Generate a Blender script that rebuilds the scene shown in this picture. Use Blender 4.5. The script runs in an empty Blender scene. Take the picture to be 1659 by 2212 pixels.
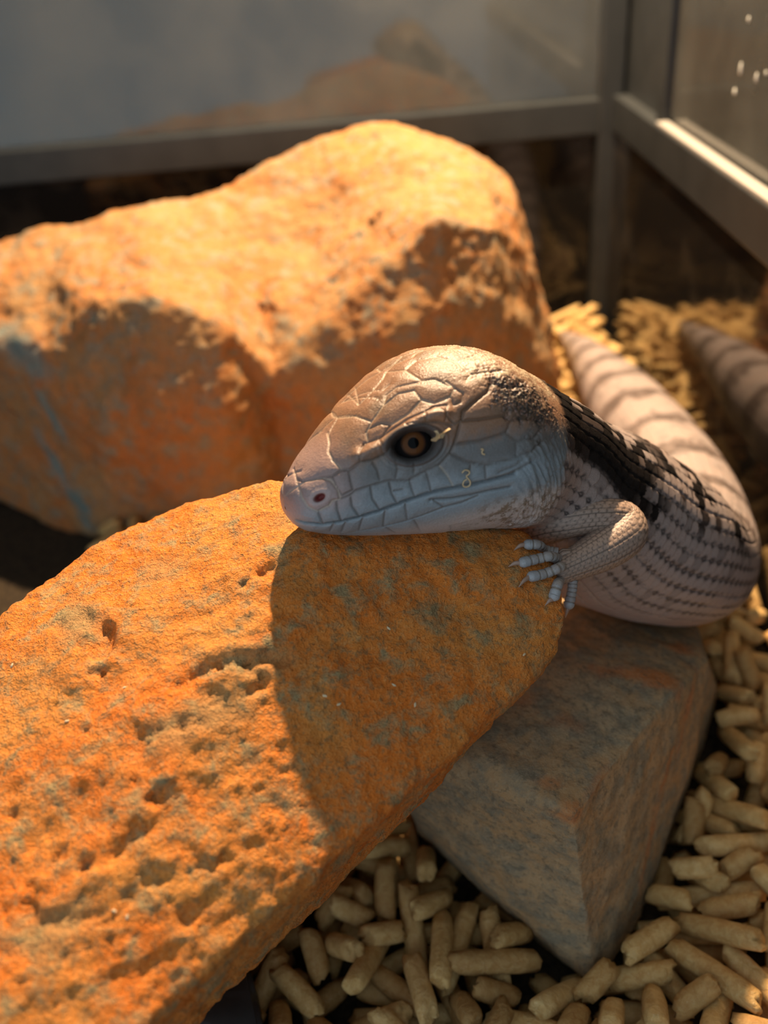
import bpy, bmesh, math, random
import numpy as np
from mathutils import Vector, Matrix
from mathutils.bvhtree import BVHTree
from mathutils.kdtree import KDTree

random.seed(4)
rng = np.random.default_rng(11)
scene = bpy.context.scene
COL = scene.collection

# ------------------------------------------------------------------ camera
F, CX, CY, CAM_H = 1900.0, 829.5, 1106.0, 0.24          # pixels of the 1659x2212 frame, metres
PITCH, YAW, ROLL = math.radians(33), math.radians(3.7), math.atan(0.1)
fwd = np.array([-math.sin(YAW) * math.cos(PITCH), math.cos(YAW) * math.cos(PITCH), -math.sin(PITCH)])
r0 = np.array([math.cos(YAW), math.sin(YAW), 0.0])
d0 = np.cross(fwd, r0)
RT = math.cos(ROLL) * r0 + math.sin(ROLL) * d0          # image right
DN = -math.sin(ROLL) * r0 + math.cos(ROLL) * d0         # image down
CAM = np.array([0.0, 0.0, CAM_H])
cam_data = bpy.data.cameras.new('camera')
cam = bpy.data.objects.new('camera', cam_data)
COL.objects.link(cam)
m3 = Matrix((RT, -DN, -fwd)).transposed()
cam.matrix_world = Matrix.Translation(Vector(CAM)) @ m3.to_4x4()
cam_data.sensor_fit = 'VERTICAL'
cam_data.sensor_height = 24.0
cam_data.lens = F / 2212 * 24.0
cam_data.clip_start = 0.005
cam_data.clip_end = 20
cam_data.dof.use_dof = True
cam_data.dof.focus_distance = 0.196
cam_data.dof.aperture_fstop = 6.3
scene.camera = cam

# ------------------------------------------------------------------ world, lamp, exposure
world = bpy.data.worlds.new('room_light')
scene.world = world
world.use_nodes = True
bg = world.node_tree.nodes['Background']
bg.inputs[0].default_value = (0.71, 0.86, 1.0, 1)
bg.inputs[1].default_value = 0.86

lamp_data = bpy.data.lights.new('basking_lamp_offscreen', 'SPOT')
lamp = bpy.data.objects.new('basking_lamp_offscreen', lamp_data)
COL.objects.link(lamp)
LAMP = Vector((0.045, 0.525, 0.57))
lamp.location = LAMP
lamp.rotation_euler = (Vector((0.0, 0.26, 0.05)) - LAMP).to_track_quat('-Z', 'Y').to_euler()
lamp_data.energy = 44.0
lamp_data.color = (1.0, 0.73, 0.46)
lamp_data.spot_size = math.radians(125)
lamp_data.spot_blend = 0.6
lamp_data.shadow_soft_size = 0.007

scene.view_settings.view_transform = 'Standard'
scene.view_settings.look = 'None'
scene.view_settings.gamma = 1.0
scene.view_settings.exposure = 0.0
scene.view_settings.use_curve_mapping = False


# ------------------------------------------------------------------ helpers
def ray(px, py):
    return fwd + RT * (px - CX) / F + DN * (py - CY) / F


def at(px, py, depth):
    return CAM + ray(px, py) * depth


def onz(px, py, z):
    r = ray(px, py)
    return CAM + r * ((z - CAM_H) / r[2])


def ony(px, py, y):
    r = ray(px, py)
    return CAM + r * (y / r[1])


def onx(px, py, x):
    r = ray(px, py)
    return CAM + r * (x / r[0])


def proj(P):
    v = np.asarray(P, float) - CAM
    z = v @ fwd
    return CX + F * (v @ RT) / z, CY + F * (v @ DN) / z, z


def link(name, me, mat=None, parent=None):
    o = bpy.data.objects.new(name, me)
    COL.objects.link(o)
    if mat is not None:
        me.materials.clear()
        me.materials.append(mat)
    if parent is not None:
        o.parent = parent
    return o


def tag(o, label=None, cat=None, group=None, kind=None):
    if label:
        o['label'] = label
    if cat:
        o['category'] = cat
    if group:
        o['group'] = group
    if kind:
        o['kind'] = kind
    return o


def mesh_np(name, V, Fc, smooth=True):
    me = bpy.data.meshes.new(name)
    V = np.asarray(V, np.float32)
    n = len(V)
    if isinstance(Fc, np.ndarray):
        k = Fc.shape[1]
        me.vertices.add(n)
        me.vertices.foreach_set('co', V.ravel())
        me.loops.add(Fc.size)
        me.loops.foreach_set('vertex_index', Fc.astype(np.int32).ravel())
        me.polygons.add(len(Fc))
        me.polygons.foreach_set('loop_start', np.arange(0, Fc.size, k, dtype=np.int32))
        me.polygons.foreach_set('loop_total', np.full(len(Fc), k, np.int32))
        me.update(calc_edges=True)
    else:
        me.from_pydata(V.tolist(), [], Fc)
    if smooth:
        me.polygons.foreach_set('use_smooth', np.ones(len(me.polygons), bool))
    me.validate()
    return me


def get_co(me):
    a = np.empty(len(me.vertices) * 3, np.float32)
    me.vertices.foreach_get('co', a)
    return a.reshape(-1, 3).astype(float)


def get_no(me):
    a = np.empty(len(me.vertices) * 3, np.float32)
    me.vertex_normals.foreach_get('vector', a)
    return a.reshape(-1, 3).astype(float)


def set_co(me, V):
    me.vertices.foreach_set('co', np.asarray(V, np.float32).ravel())
    me.update()


def bvh_of(me):
    Fc = [tuple(p.vertices) for p in me.polygons]
    return BVHTree.FromPolygons([tuple(v) for v in get_co(me)], Fc)


# vectorised gradient noise
_perm = np.random.default_rng(5).permutation(256)
_perm = np.concatenate([_perm, _perm, _perm])
_grad = np.random.default_rng(6).normal(size=(256, 3))
_grad /= np.linalg.norm(_grad, axis=1)[:, None]


def perlin(P):
    P = np.asarray(P, float)
    i = np.floor(P).astype(int)
    f = P - i
    u = f * f * f * (f * (f * 6 - 15) + 10)
    out = np.zeros(len(P))
    for dx in (0, 1):
        for dy in (0, 1):
            for dz in (0, 1):
                h = _perm[_perm[_perm[(i[:, 0] + dx) & 255] + ((i[:, 1] + dy) & 255)] + ((i[:, 2] + dz) & 255)]
                d = f - np.array([dx, dy, dz])
                w = ((u[:, 0] if dx else 1 - u[:, 0]) * (u[:, 1] if dy else 1 - u[:, 1]) * (u[:, 2] if dz else 1 - u[:, 2]))
                out += w * np.einsum('ij,ij->i', _grad[h], d)
    return out * 1.6


def fbm(P, octs=4, gain=0.5):
    s, a, t = 0, 1.0, 0
    Q = np.asarray(P, float)
    for k in range(octs):
        s = s + a * perlin(Q + 17.3 * k)
        t += a
        a *= gain
        Q = Q * 2.03
    return s / t


def sstep(x, a, b):
    t = np.clip((x - a) / (b - a), 0, 1)
    return t * t * (3 - 2 * t)


def box_mesh(name, lo, hi, bevel=0.0):
    bm = bmesh.new()
    bmesh.ops.create_cube(bm, size=1.0)
    lo, hi = np.array(lo, float), np.array(hi, float)
    for v in bm.verts:
        v.co = Vector((lo + hi) / 2 + np.array(v.co) * (hi - lo))
    if bevel:
        bmesh.ops.bevel(bm, geom=list(bm.edges), offset=bevel, segments=2, affect='EDGES', profile=0.6)
    me = bpy.data.meshes.new(name)
    bm.to_mesh(me)
    bm.free()
    return me


# ------------------------------------------------------------------ materials
class NT:
    def __init__(self, name):
        self.m = bpy.data.materials.new(name)
        self.m.use_nodes = True
        self.t = self.m.node_tree
        self.b = self.t.nodes['Principled BSDF']
        self.out = self.t.nodes['Material Output']

    def n(self, kind, **kw):
        nd = self.t.nodes.new(kind)
        for k, v in kw.items():
            if k in nd.inputs:
                nd.inputs[k].default_value = v
            else:
                setattr(nd, k, v)
        return nd

    def l(self, a, b):
        self.t.links.new(a, b)

    def coord(self):
        return self.n('ShaderNodeTexCoord').outputs['Object']

    def noise(self, scale, detail=4, rough=0.55, vec=None, dist=0.0):
        nd = self.n('ShaderNodeTexNoise', Scale=scale, Detail=detail, Roughness=rough, Distortion=dist)
        self.l(vec or self.coord(), nd.inputs['Vector'])
        return nd.outputs['Fac']

    def ramp(self, fac, stops):
        nd = self.n('ShaderNodeValToRGB')
        e = nd.color_ramp.elements
        while len(e) < len(stops):
            e.new(0.5)
        for q, (p, c) in zip(e, stops):
            q.position = p
            q.color = (*c, 1) if len(c) == 3 else c
        self.l(fac, nd.inputs[0])
        return nd.outputs['Color']

    def mix(self, fac, a, b, blend='MIX'):
        nd = self.n('ShaderNodeMix', data_type='RGBA', blend_type=blend)
        for s, v in ((nd.inputs['Factor'], fac), (nd.inputs['A'], a), (nd.inputs['B'], b)):
            if hasattr(v, 'links'):
                self.l(v, s)
            else:
                s.default_value = (*v, 1) if isinstance(v, tuple) else v
        return nd.outputs['Result']

    def bump(self, h, strength, dist, normal=None):
        nd = self.n('ShaderNodeBump', Strength=strength, Distance=dist)
        self.l(h, nd.inputs['Height'])
        if normal is not None:
            self.l(normal, nd.inputs['Normal'])
        return nd.outputs['Normal']


def rock_mat(name, orange, deep, grey, pale, sc=1.0, grey_lo=0.5, grey_hi=0.66, vein=None, relief=1.0):
    t = NT(name)
    c = t.coord()
    big = t.noise(38 * sc, 5, 0.6, c, 0.6)
    mid = t.noise(190 * sc, 5, 0.65, c, 0.3)
    fine = t.noise(1150 * sc, 3, 0.7, c)
    col = t.mix(t.ramp(big, [(0.38, (0, 0, 0)), (0.62, (1, 1, 1))]), orange, deep)
    col = t.mix(t.ramp(mid, [(grey_lo, (0, 0, 0)), (grey_hi, (1, 1, 1))]), col, grey)
    if vein:
        at_ = t.n('ShaderNodeAttribute', attribute_name='vein')
        col = t.mix(at_.outputs['Fac'], col, vein)
    spk = t.ramp(fine, [(0.50, (0, 0, 0)), (0.70, (1, 1, 1))])
    col = t.mix(t.mix(0.36, (0, 0, 0), spk), col, pale)
    dk = t.ramp(t.noise(620 * sc, 4, 0.7, c), [(0.36, (1, 1, 1)), (0.48, (0, 0, 0))])
    col = t.mix(t.mix(0.6, (0, 0, 0), dk), col, tuple(x * 0.55 for x in grey))
    t.l(col, t.b.inputs['Base Color'])
    t.b.inputs['Roughness'].default_value = 0.88
    t.b.inputs['Specular IOR Level'].default_value = 0.25
    nrm = t.bump(mid, 0.5 * relief, 0.0016)
    nrm = t.bump(fine, 1.0 * relief, 0.0010, nrm)
    nrm = t.bump(t.noise(2600 * sc, 2, 0.6, c), 0.6 * relief, 0.0004, nrm)
    t.l(nrm, t.b.inputs['Normal'])
    return t.m


M = {}
M['rock_front'] = rock_mat('orange_sandstone', (0.72, 0.275, 0.055), (0.74, 0.19, 0.022), (0.36, 0.255, 0.12), (0.78, 0.46, 0.17), 1.0, 0.50, 0.66, vein=(0.30, 0.225, 0.105))
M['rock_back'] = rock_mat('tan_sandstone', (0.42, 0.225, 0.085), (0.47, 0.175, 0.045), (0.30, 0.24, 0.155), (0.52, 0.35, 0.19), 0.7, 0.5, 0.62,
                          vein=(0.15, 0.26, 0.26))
M['rock_block'] = rock_mat('grey_brown_sandstone', (0.42, 0.30, 0.165), (0.44, 0.27, 0.125), (0.25, 0.21, 0.14), (0.52, 0.40, 0.24), 0.9, 0.42, 0.60,
                           vein=(0.50, 0.17, 0.045), relief=0.45)


def simple(name, col, rough=0.6, spec=0.4, metallic=0.0, noise=None):
    t = NT(name)
    if noise:
        sc, c2 = noise
        t.l(t.mix(t.ramp(t.noise(sc, 5, 0.6), [(0.4, (0, 0, 0)), (0.65, (1, 1, 1))]), col, c2), t.b.inputs['Base Color'])
    else:
        t.b.inputs['Base Color'].default_value = (*col, 1)
    t.b.inputs['Roughness'].default_value = rough
    t.b.inputs['Specular IOR Level'].default_value = spec
    t.b.inputs['Metallic'].default_value = metallic
    return t.m


M['frame'] = simple('grey_aluminium', (0.030, 0.033, 0.034), 0.42, 0.5, 0.1, (60, (0.023, 0.026, 0.027)))
M['bright'] = simple('lit_edge_aluminium', (0.45, 0.42, 0.38), 0.45, 0.5, 0.4)  # paler than the frame so the rail edge looks lamplit
M['seal'] = simple('dark_seal', (0.035, 0.035, 0.035), 0.6)
M['drop'] = simple('limescale_spot', (0.75, 0.75, 0.68), 0.35)
M['slab'] = simple('dark_slate', (0.035, 0.034, 0.036), 0.55, 0.5, 0, (90, (0.055, 0.052, 0.052)))
M['room'] = simple('dim_room_wall', (0.10, 0.11, 0.105), 0.8)
M['lid'] = simple('dark_board', (0.06, 0.06, 0.06), 0.7)
M['bed'] = simple('wood_dust', (0.055, 0.038, 0.020), 0.9, 0.2, 0, (400, (0.018, 0.013, 0.010)))


def glass_mat(name, dust, dust_col, refl_ior=1.55):
    t = NT(name)
    t.t.nodes.remove(t.b)
    tr = t.n('ShaderNodeBsdfTransparent')
    tr.inputs[0].default_value = (0.93, 0.96, 0.95, 1)
    gl = t.n('ShaderNodeBsdfGlossy', Roughness=0.03)
    df = t.n('ShaderNodeBsdfDiffuse')
    df.inputs[0].default_value = (*dust_col, 1)
    fr = t.n('ShaderNodeFresnel', IOR=refl_ior)
    m1 = t.n('ShaderNodeMixShader')
    t.l(fr.outputs[0], m1.inputs[0])
    t.l(tr.outputs[0], m1.inputs[1])
    t.l(gl.outputs[0], m1.inputs[2])
    m2 = t.n('ShaderNodeMixShader')
    d = t.ramp(t.noise(14, 5, 0.6), [(0.35, (dust * 0.6,) * 3), (0.7, (dust * 1.4,) * 3)])
    t.l(d, m2.inputs[0])
    t.l(m1.outputs[0], m2.inputs[1])
    t.l(df.outputs[0], m2.inputs[2])
    t.l(m2.outputs[0], t.out.inputs['Surface'])
    return t.m


M['glass'] = glass_mat('dusty_glass', 0.13, (0.42, 0.42, 0.38))


def dark_panel_mat(name, ior):
    t = NT(name)
    c = t.coord()
    n = t.noise(26, 6, 0.65, c)
    t.l(t.mix(t.ramp(n, [(0.52, (0, 0, 0)), (0.74, (1, 1, 1))]), (0.010, 0.009, 0.008), (0.05, 0.04, 0.028)), t.b.inputs['Base Color'])
    t.b.inputs['Roughness'].default_value = 0.06
    t.b.inputs['IOR'].default_value = ior
    return t.m


M['panel'] = dark_panel_mat('dark_smoked_glass', 1.9)
M['panel_back'] = dark_panel_mat('dark_back_panel', 1.4)

# ------------------------------------------------------------------ the enclosure
WX, WY = 0.1311, 0.6106            # inner faces of the right and back walls


def struct(name, me, mat, label=None, parent=None):
    o = link(name, me, mat, parent)
    if parent is None:
        o['kind'] = 'structure'
        if label:
            o['label'] = label
    return o


struct('floor', box_mesh('floor', (-0.62, -0.30, -0.03), (WX + 0.02, WY + 0.02, -0.012)), M['bed'], 'dusty brown base under the pellet bedding')
# back wall: smoked lower panel, rail, clear pane with the dim room wall behind
struct('wall_back', box_mesh('wall_back', (-0.62, WY, -0.03), (WX, WY + 0.006, 0.128)), M['panel_back'], 'dark smoked lower panel of the back wall')
struct('window_1', box_mesh('window_1', (-0.62, WY + 0.003, 0.140), (WX - 0.006, WY + 0.007, 0.60)), M['glass'], 'dusty glass pane above the back rail')
struct('trim_1', box_mesh('trim_1', (-0.62, WY - 0.006, 0.1235), (WX, WY + 0.012, 0.1445), 0.0012), M['frame'], 'grey metal rail along the back wall')
# right wall
struct('wall_right', box_mesh('wall_right', (WX, -0.3, -0.03), (WX + 0.006, WY, 0.130)), M['panel'], 'dark smoked lower panel of the side wall')
struct('window_2', box_mesh('window_2', (WX + 0.006, -0.3, 0.140), (WX + 0.010, 0.497, 0.60)), M['glass'], 'sliding glass pane above the side rail')
struct('trim_2', box_mesh('trim_2', (WX - 0.002, -0.3, 0.1265), (WX + 0.016, WY, 0.1468), 0.0010), M['frame'], 'grey metal rail along the side wall')
struct('trim_3', box_mesh('trim_3', (WX - 0.010, WY - 0.012, -0.02), (WX + 0.004, WY + 0.004, 0.60), 0.001), M['frame'], 'grey upright post in the back corner')
struct('trim_4', box_mesh('trim_4', (WX + 0.002, 0.497, 0.1468), (WX + 0.014, 0.512, 0.60), 0.0012), M['frame'], 'grey upright edge of the sliding pane')
struct('wall_corner', box_mesh('wall_corner', (WX + 0.006, 0.512, 0.1468), (WX + 0.012, WY, 0.60)), M['frame'], 'plain grey panel beside the back corner')
struct('ceiling', box_mesh('ceiling', (-0.62, 0.06, 0.64), (WX + 0.02, WY + 0.02, 0.655)), M['lid'], 'dark lid of the enclosure')
struct('wall_left', box_mesh('wall_left', (-0.63, -0.05, -0.03), (-0.62, WY + 0.02, 0.64)), M['lid'], 'dark side wall of the enclosure')
# the dim room beyond the panes
struct('wall_beyond_back', box_mesh('wall_beyond_back', (-1.2, WY + 0.16, -0.3), (0.6, WY + 0.18, 1.0)), M['room'], 'dim room wall beyond the back pane')
struct('wall_beyond_right', box_mesh('wall_beyond_right', (WX + 0.17, -0.6, -0.3), (WX + 0.19, WY + 0.16, 1.0)), M['room'], 'dim room wall beyond the side pane')
struct('trim_5', box_mesh('trim_5', (WX + 0.05, -0.3, 0.150), (WX + 0.06, 0.43, 0.158), 0.001), M['frame'], 'pale ledge seen beyond the side pane')
struct('trim_6', box_mesh('trim_6', (WX - 0.0015, -0.3, 0.1466), (WX + 0.0045, 0.496, 0.1484), 0.0005), M['bright'], 'metal lip along the side rail, lightened to look lamplit')  # added strip; its pale colour carries the lamp's highlight on the rail
w2 = bpy.data.objects['window_2']
for px, py, r, st in ((1600, 148, 0.0013, 1.9), (1634, 168, 0.0011, 1.7), (1655, 158, 0.0008, 1.2), (1587, 198, 0.0014, 1.0), (1617, 42, 0.0009, 1.3)):
    bm = bmesh.new()
    bmesh.ops.create_uvsphere(bm, u_segments=12, v_segments=8, radius=1)
    p = onx(px, py, WX + 0.006)
    for v in bm.verts:
        q = v.co
        v.co = Vector(p) + Vector((q.x * 0.0004, q.y * r * (1 - 0.3 * q.z), q.z * r * st))
    me = bpy.data.meshes.new('water_spot')
    bm.to_mesh(me)
    bm.free()
    for pl in me.polygons:
        pl.use_smooth = True
    link('water_spot', me, M['drop'], w2)


# ------------------------------------------------------------------ rocks
def lap_smooth(V, E, it, lam=0.5):
    n = len(V)
    deg = np.bincount(E.ravel(), minlength=n)[:, None].astype(float)
    for _ in range(it):
        S = np.stack([np.bincount(E[:, 0], V[E[:, 1], k], n) + np.bincount(E[:, 1], V[E[:, 0], k], n) for k in range(3)], 1)
        V = V + lam * (S / np.maximum(deg, 1) - V)
    return V


def voxelise(name, parts, voxel, smooth_it):
    bm = bmesh.new()
    for pts, faces in parts:
        vs = [bm.verts.new(Vector(p)) for p in pts]
        if faces is None:
            r = bmesh.ops.convex_hull(bm, input=vs)
            bmesh.ops.delete(bm, geom=list({g for g in r['geom_interior'] + r['geom_unused'] if isinstance(g, bmesh.types.BMVert)}), context='VERTS')
        else:
            for f in faces:
                bm.faces.new([vs[i] for i in f])
    bmesh.ops.recalc_face_normals(bm, faces=bm.faces)
    me = bpy.data.meshes.new(name)
    bm.to_mesh(me)
    bm.free()
    o = bpy.data.objects.new(name, me)
    COL.objects.link(o)
    md = o.modifiers.new('remesh', 'REMESH')
    md.mode = 'VOXEL'
    md.voxel_size = voxel
    dg = bpy.context.evaluated_depsgraph_get()
    dg.update()
    me2 = bpy.data.meshes.new_from_object(o.evaluated_get(dg))
    bpy.data.objects.remove(o)
    bpy.data.meshes.remove(me)
    me2.name = name
    V = get_co(me2)
    E = np.empty(len(me2.edges) * 2, np.int32)
    me2.edges.foreach_get('vertices', E)
    E = E.reshape(-1, 2)
    set_co(me2, lap_smooth(V, E, smooth_it))
    me2.polygons.foreach_set('use_smooth', np.ones(len(me2.polygons), bool))
    return me2, E


def roughen(me, amps, seed=0.0, ridged=0.0, ridged_f=90):
    V, N = get_co(me), get_no(me)
    d = np.zeros(len(V))
    for f, a, o in amps:
        d += a * fbm(V * f + seed, o)
    if ridged:
        d -= ridged * np.maximum(0, 0.30 - np.abs(fbm(V * ridged_f + seed + 9, 3))) * 2.2
    set_co(me, V + N * d[:, None])


def pits(me, items, bvh=None):
    """press dents into a rock: (px, py, long radius mm, short radius mm, angle in the picture, depth mm)"""
    bvh = bvh or bvh_of(me)
    V, N = get_co(me), get_no(me)
    disp = np.zeros(len(V))
    for px, py, ra, rb, ang, dep in items:
        h = bvh.ray_cast(Vector(CAM), Vector(ray(px, py)).normalized())
        if h[0] is None:
            continue
        p, n = np.array(h[0]), np.array(h[1])
        u = math.cos(math.radians(ang)) * RT + math.sin(math.radians(ang)) * DN
        u -= n * (u @ n)
        u /= np.linalg.norm(u)
        w = np.cross(n, u)
        q = V - p
        a, b, c = q @ u / (ra * 1e-3), q @ w / (rb * 1e-3), q @ n / (max(ra, rb) * 1.5e-3)
        wob = np.maximum(0.15, 1 + 1.9 * fbm(V * 300, 4))
        disp += 0.6 * dep * 1e-3 * np.exp(-((a * a + b * b) * wob) ** 1.5 - c * c)
    set_co(me, V - N * disp[:, None])


def set_attr(me, name, vals):
    a = me.attributes.new(name, 'FLOAT', 'POINT')
    a.data.foreach_set('value', np.asarray(vals, np.float32))


ROCKS = []


def splash(me, items, noise_f=160):
    """pigment patches of a rock: (px, py, long mm, short mm, angle, strength) spots on its surface"""
    bvh = bvh_of(me)
    V = get_co(me)
    out = np.zeros(len(V))
    for px, py, ra, rb, ang, s in items:
        h = bvh.ray_cast(Vector(CAM), Vector(ray(px, py)).normalized())
        if h[0] is None:
            continue
        p, n = np.array(h[0]), np.array(h[1])
        u = math.cos(math.radians(ang)) * RT + math.sin(math.radians(ang)) * DN
        u -= n * (u @ n)
        u /= np.linalg.norm(u)
        w = np.cross(n, u)
        q = V - p
        r = np.sqrt((q @ u / ra * 1e3) ** 2 + (q @ w / rb * 1e3) ** 2 + (q @ n / max(ra, rb) * 1e3) ** 2)
        out = np.maximum(out, s * (1 - sstep(r + 0.9 * fbm(V * noise_f, 5), 0.25, 1.25)))
    return np.clip(out, 0, 1)


# front rock: tilted slab, hull from its rim (pixel, pixel, depth)
fr = [(-160, 1480, .200), (0, 1345, .212), (90, 1255, .219), (200, 1172, .226), (300, 1118, .230), (400, 1080, .231), (500, 1062, .228), (600, 1036, .226),
      (700, 1150, .204), (900, 1130, .212), (1050, 1140, .217), (1135, 1150, .219), (1190, 1205, .215), (1216, 1290, .211), (1218, 1350, .209),
      (1203, 1410, .207), (1150, 1470, .206), (1090, 1510, .203), (1000, 1556, .199), (880, 1622, .194), (810, 1690, .191), (740, 1765, .188), (660, 1880, .183),
      (600, 1950, .180), (520, 2020, .176), (440, 2085, .172), (300, 2235, .166), (60, 2450, .158), (-200, 2450, .152), (-200, 1800, .182),
      (300, 1700, .1915), (0, 1700, .190), (500, 1500, .197), (250, 2000, .175)]
fl = [(1195, 1385, .214), (1100, 1500, .212), (990, 1562, .210), (884, 1640, .207), (868, 1705, .211), (840, 1760, .213), (798, 1808, .2135), (760, 1890, .213), (700, 1950, .211), (650, 1987, .209),
      (560, 2062, .205), (470, 2142, .199), (390, 2218, .193), (200, 2400, .183), (-150, 2450, .176)]
FK = 0.925
pts = [at(p[0], p[1], p[2] * FK * (1 - 0.05 * min(1.0, max(0.0, (p[1] - 1500) / 700)))) for p in fr + fl] + [np.array(p) for p in ((-.15, .13, .03), (-.14, .20, .0), (-.10, .215, -.008), (-.035, .205, -.008), (-.045, .165, -.006), (-.11, .15, -.006), (-.02, .215, .03))]
me, E = voxelise('sandstone_rock', [(pts, None)], 0.0009, 5)
roughen(me, [(22, .0026, 3), (75, .0011, 3), (260, .0009, 3), (800, .0004, 2)], 3.1)
pits(me, [(222, 1385, 5.5, 2.6, 80, 3.6), (185, 1340, 4, 2.5, 60, 2.0), (440, 1450, 3.0, 1.7, -25, 2.4), (395, 1480, 2.2, 1.5, 0, 1.6), (515, 1430, 4.0, 2.0, 10, 2.2), (585, 1420, 4.0, 1.6, 5, 2.0),
          (350, 1715, 2.2, 1.8, 0, 2.2), (320, 1585, 3.2, 1.8, -20, 1.8), (265, 1830, 6.0, 1.4, -38, 1.9), (150, 1985, 7.0, 2.2, -12, 2.4), (345, 1895, 4.0, 1.4, -25, 1.6),
          (485, 1855, 1.4, 1.2, 0, 1.6), (440, 1870, 2.6, 1.2, -10, 1.3), (600, 1215, 6.0, 0.9, -38, 1.3), (565, 1235, 2.5, 1.2, -50, 1.2), (130, 1900, 3, 2, 0, 1.2),
          (390, 1560, 2.6, 1.5, -45, 1.6), (470, 1500, 2.6, 1.3, 30, 1.5), (560, 1480, 2.6, 1.3, -30, 1.4), (520, 1375, 3.5, 1.2, 0, 1.0), (60, 2060, 4, 2, -20, 1.5), (300, 1440, 12, 3.0, -65, 1.2),
          (130, 1780, 14, 4, -60, 1.8), (850, 1545, 6, 3, -20, 1.0), (980, 1310, 8, 3, 10, 1.0), (420, 1975, 3, 1.5, -30, 1.4), (250, 2130, 4, 2, -20, 1.4), (330, 2080, 3, 1.4, -30, 1.2)])
set_attr(me, 'vein', splash(me, [(180, 1350, 9, 6, 60, .8), (350, 1230, 7, 5, 0, .5), (420, 1560, 14, 5, -30, .6), (150, 2000, 10, 5, -20, .6), (560, 1430, 10, 5, 0, .5), (620, 1120, 9, 4, 0, .4)], 120))
front_rock = tag(link('sandstone_rock', me, M['rock_front']), 'tilted orange sandstone slab with pitted face, lizard chin resting on it', 'rock')
ROCKS.append(me)

# block rock on the right
bk = [onz(1285, 2135, -.004), onz(1400, 1955, -.006), onz(1480, 1700, -.006), onz(1552, 1500, -.004), (0.093, .250, -.006), (0.02, .245, -.006), (-.015, .205, -.006),
      onz(1010, 1900, -.004), onz(1110, 1985, -.004), onz(900, 1800, .004),
      onz(1240, 1762, .066), onz(1262, 1740, .066), onz(1440, 1512, .0655), onz(1462, 1490, .0645), onz(1530, 1425, .056), onz(1538, 1455, .048), (0.083, .228, .047), (0.045, .235, .060), (0.005, .225, .066),
      onz(1330, 1630, .066), onz(1100, 1400, .073), onz(985, 1560, .072), onz(885, 1640, .066), onz(868, 1720, .045), onz(1060, 1640, .0705), onz(1180, 1735, .064)]
me, E = voxelise('block_rock', [(bk, None)], 0.0008, 3)
roughen(me, [(30, .0018, 3), (110, .0008, 3), (400, .0003, 2)], 8.4)
set_attr(me, 'vein', splash(me, [(1430, 1465, 9, 5, 40, .9), (1470, 1400, 7, 4, -20, .8), (1345, 1455, 9, 3.5, 15, .7), (1240, 1755, 5, 3, 0, .6), (1290, 1690, 8, 2, -50, .5),
                                 (1445, 1650, 16, 2.0, 100, .55), (1400, 1830, 16, 2.0, 105, .55), (1490, 1520, 12, 3, 105, .6), (1120, 1510, 5, 3, 0, .35), (1230, 1560, 5, 3, 0, .35), (1180, 1690, 4, 2, 0, .5), (1480, 1560, 14, 2, 100, .5)]))
block_rock = tag(link('block_rock', me, M['rock_block']), 'wedge-shaped grey-brown stone block under the lizard, standing in wood pellets', 'rock')
ROCKS.append(me)

# back rock: loft of columns, each back-foot, back, ridge, mid, cliff edge, cliff middle, foot, base
cols = [
    [(-190, 560, .45), (-190, 620, .425), (-170, 740, .405), (-160, 900, .41), (-140, 1060, .415)],
    [(-40, 528, .45), (-40, 600, .42), (-30, 735, .395), (-20, 900, .405), (0, 1070, .41)],
    [(100, 492, .45), (105, 590, .415), (112, 755, .380), (118, 930, .385), (150, 1150, .39)],
    [(230, 464, .455), (215, 560, .415), (205, 662, .376), (225, 850, .364), (240, 1150, .372)],
    [(330, 438, .46), (330, 530, .415), (330, 634, .368), (340, 850, .354), (350, 1130, .365)],
    [(470, 402, .47), (470, 545, .42), (482, 704, .364), (485, 880, .352), (490, 1110, .362)],
    [(590, 348, .48), (565, 610, .418), (590, 815, .371), (603, 900, .379), (620, 1090, .380)],
    [(690, 302, .485), (665, 550, .430), (648, 722, .374), (665, 860, .364), (690, 1080, .372)],
    [(800, 268, .49), (790, 450, .435), (858, 562, .376), (862, 720, .360), (880, 980, .366)],
    [(885, 266, .49), (930, 380, .435), (950, 468, .378), (970, 640, .364), (990, 930, .370)],
    [(1010, 316, .485), (1060, 405, .44), (1075, 492, .392), (1085, 650, .380), (1110, 880, .386)],
    [(1098, 378, .485), (1122, 440, .455), (1132, 520, .435), (1150, 650, .445), (1215, 835, .468)],
]
P, nr = [], 8
for k, c in enumerate(cols):
    w = [ony(*p) for p in c]
    back = w[0] + np.array([0, .045, -.03])
    if k == len(cols) - 1:
        back = w[0] + np.array([0, .02, -.03])
    P += [np.array([back[0], back[1] + .015, -.008]), back] + w + [np.array([w[4][0], w[4][1] + .006, -.008])]
faces = []
for k in range(len(cols) - 1):
    for j in range(nr):
        a, b = k * nr + j, k * nr + (j + 1) % nr
        faces.append((a, b, b + nr, a + nr))
faces.append(tuple(range(nr)))
faces.append(tuple(range((len(cols) - 1) * nr, len(cols) * nr))[::-1])
me, E = voxelise('boulder', [(P, faces)], 0.0016, 7)
roughen(me, [(16, .0055, 3), (50, .0028, 3), (170, .0014, 3), (520, .0006, 2)], 5.7)
pits(me, [(780, 500, 12, 4, -20, 4), (590, 605, 4, 1.8, -20, 2.5), (722, 605, 5, 1.5, -35, 2.5), (190, 690, 14, 2.5, -45, 4), (95, 735, 7, 2, -40, 3), (555, 640, 25, 4, 85, 3),
          (360, 590, 6, 9, 10, 2.0), (840, 300, 6, 9, 10, 2.0)])
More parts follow.
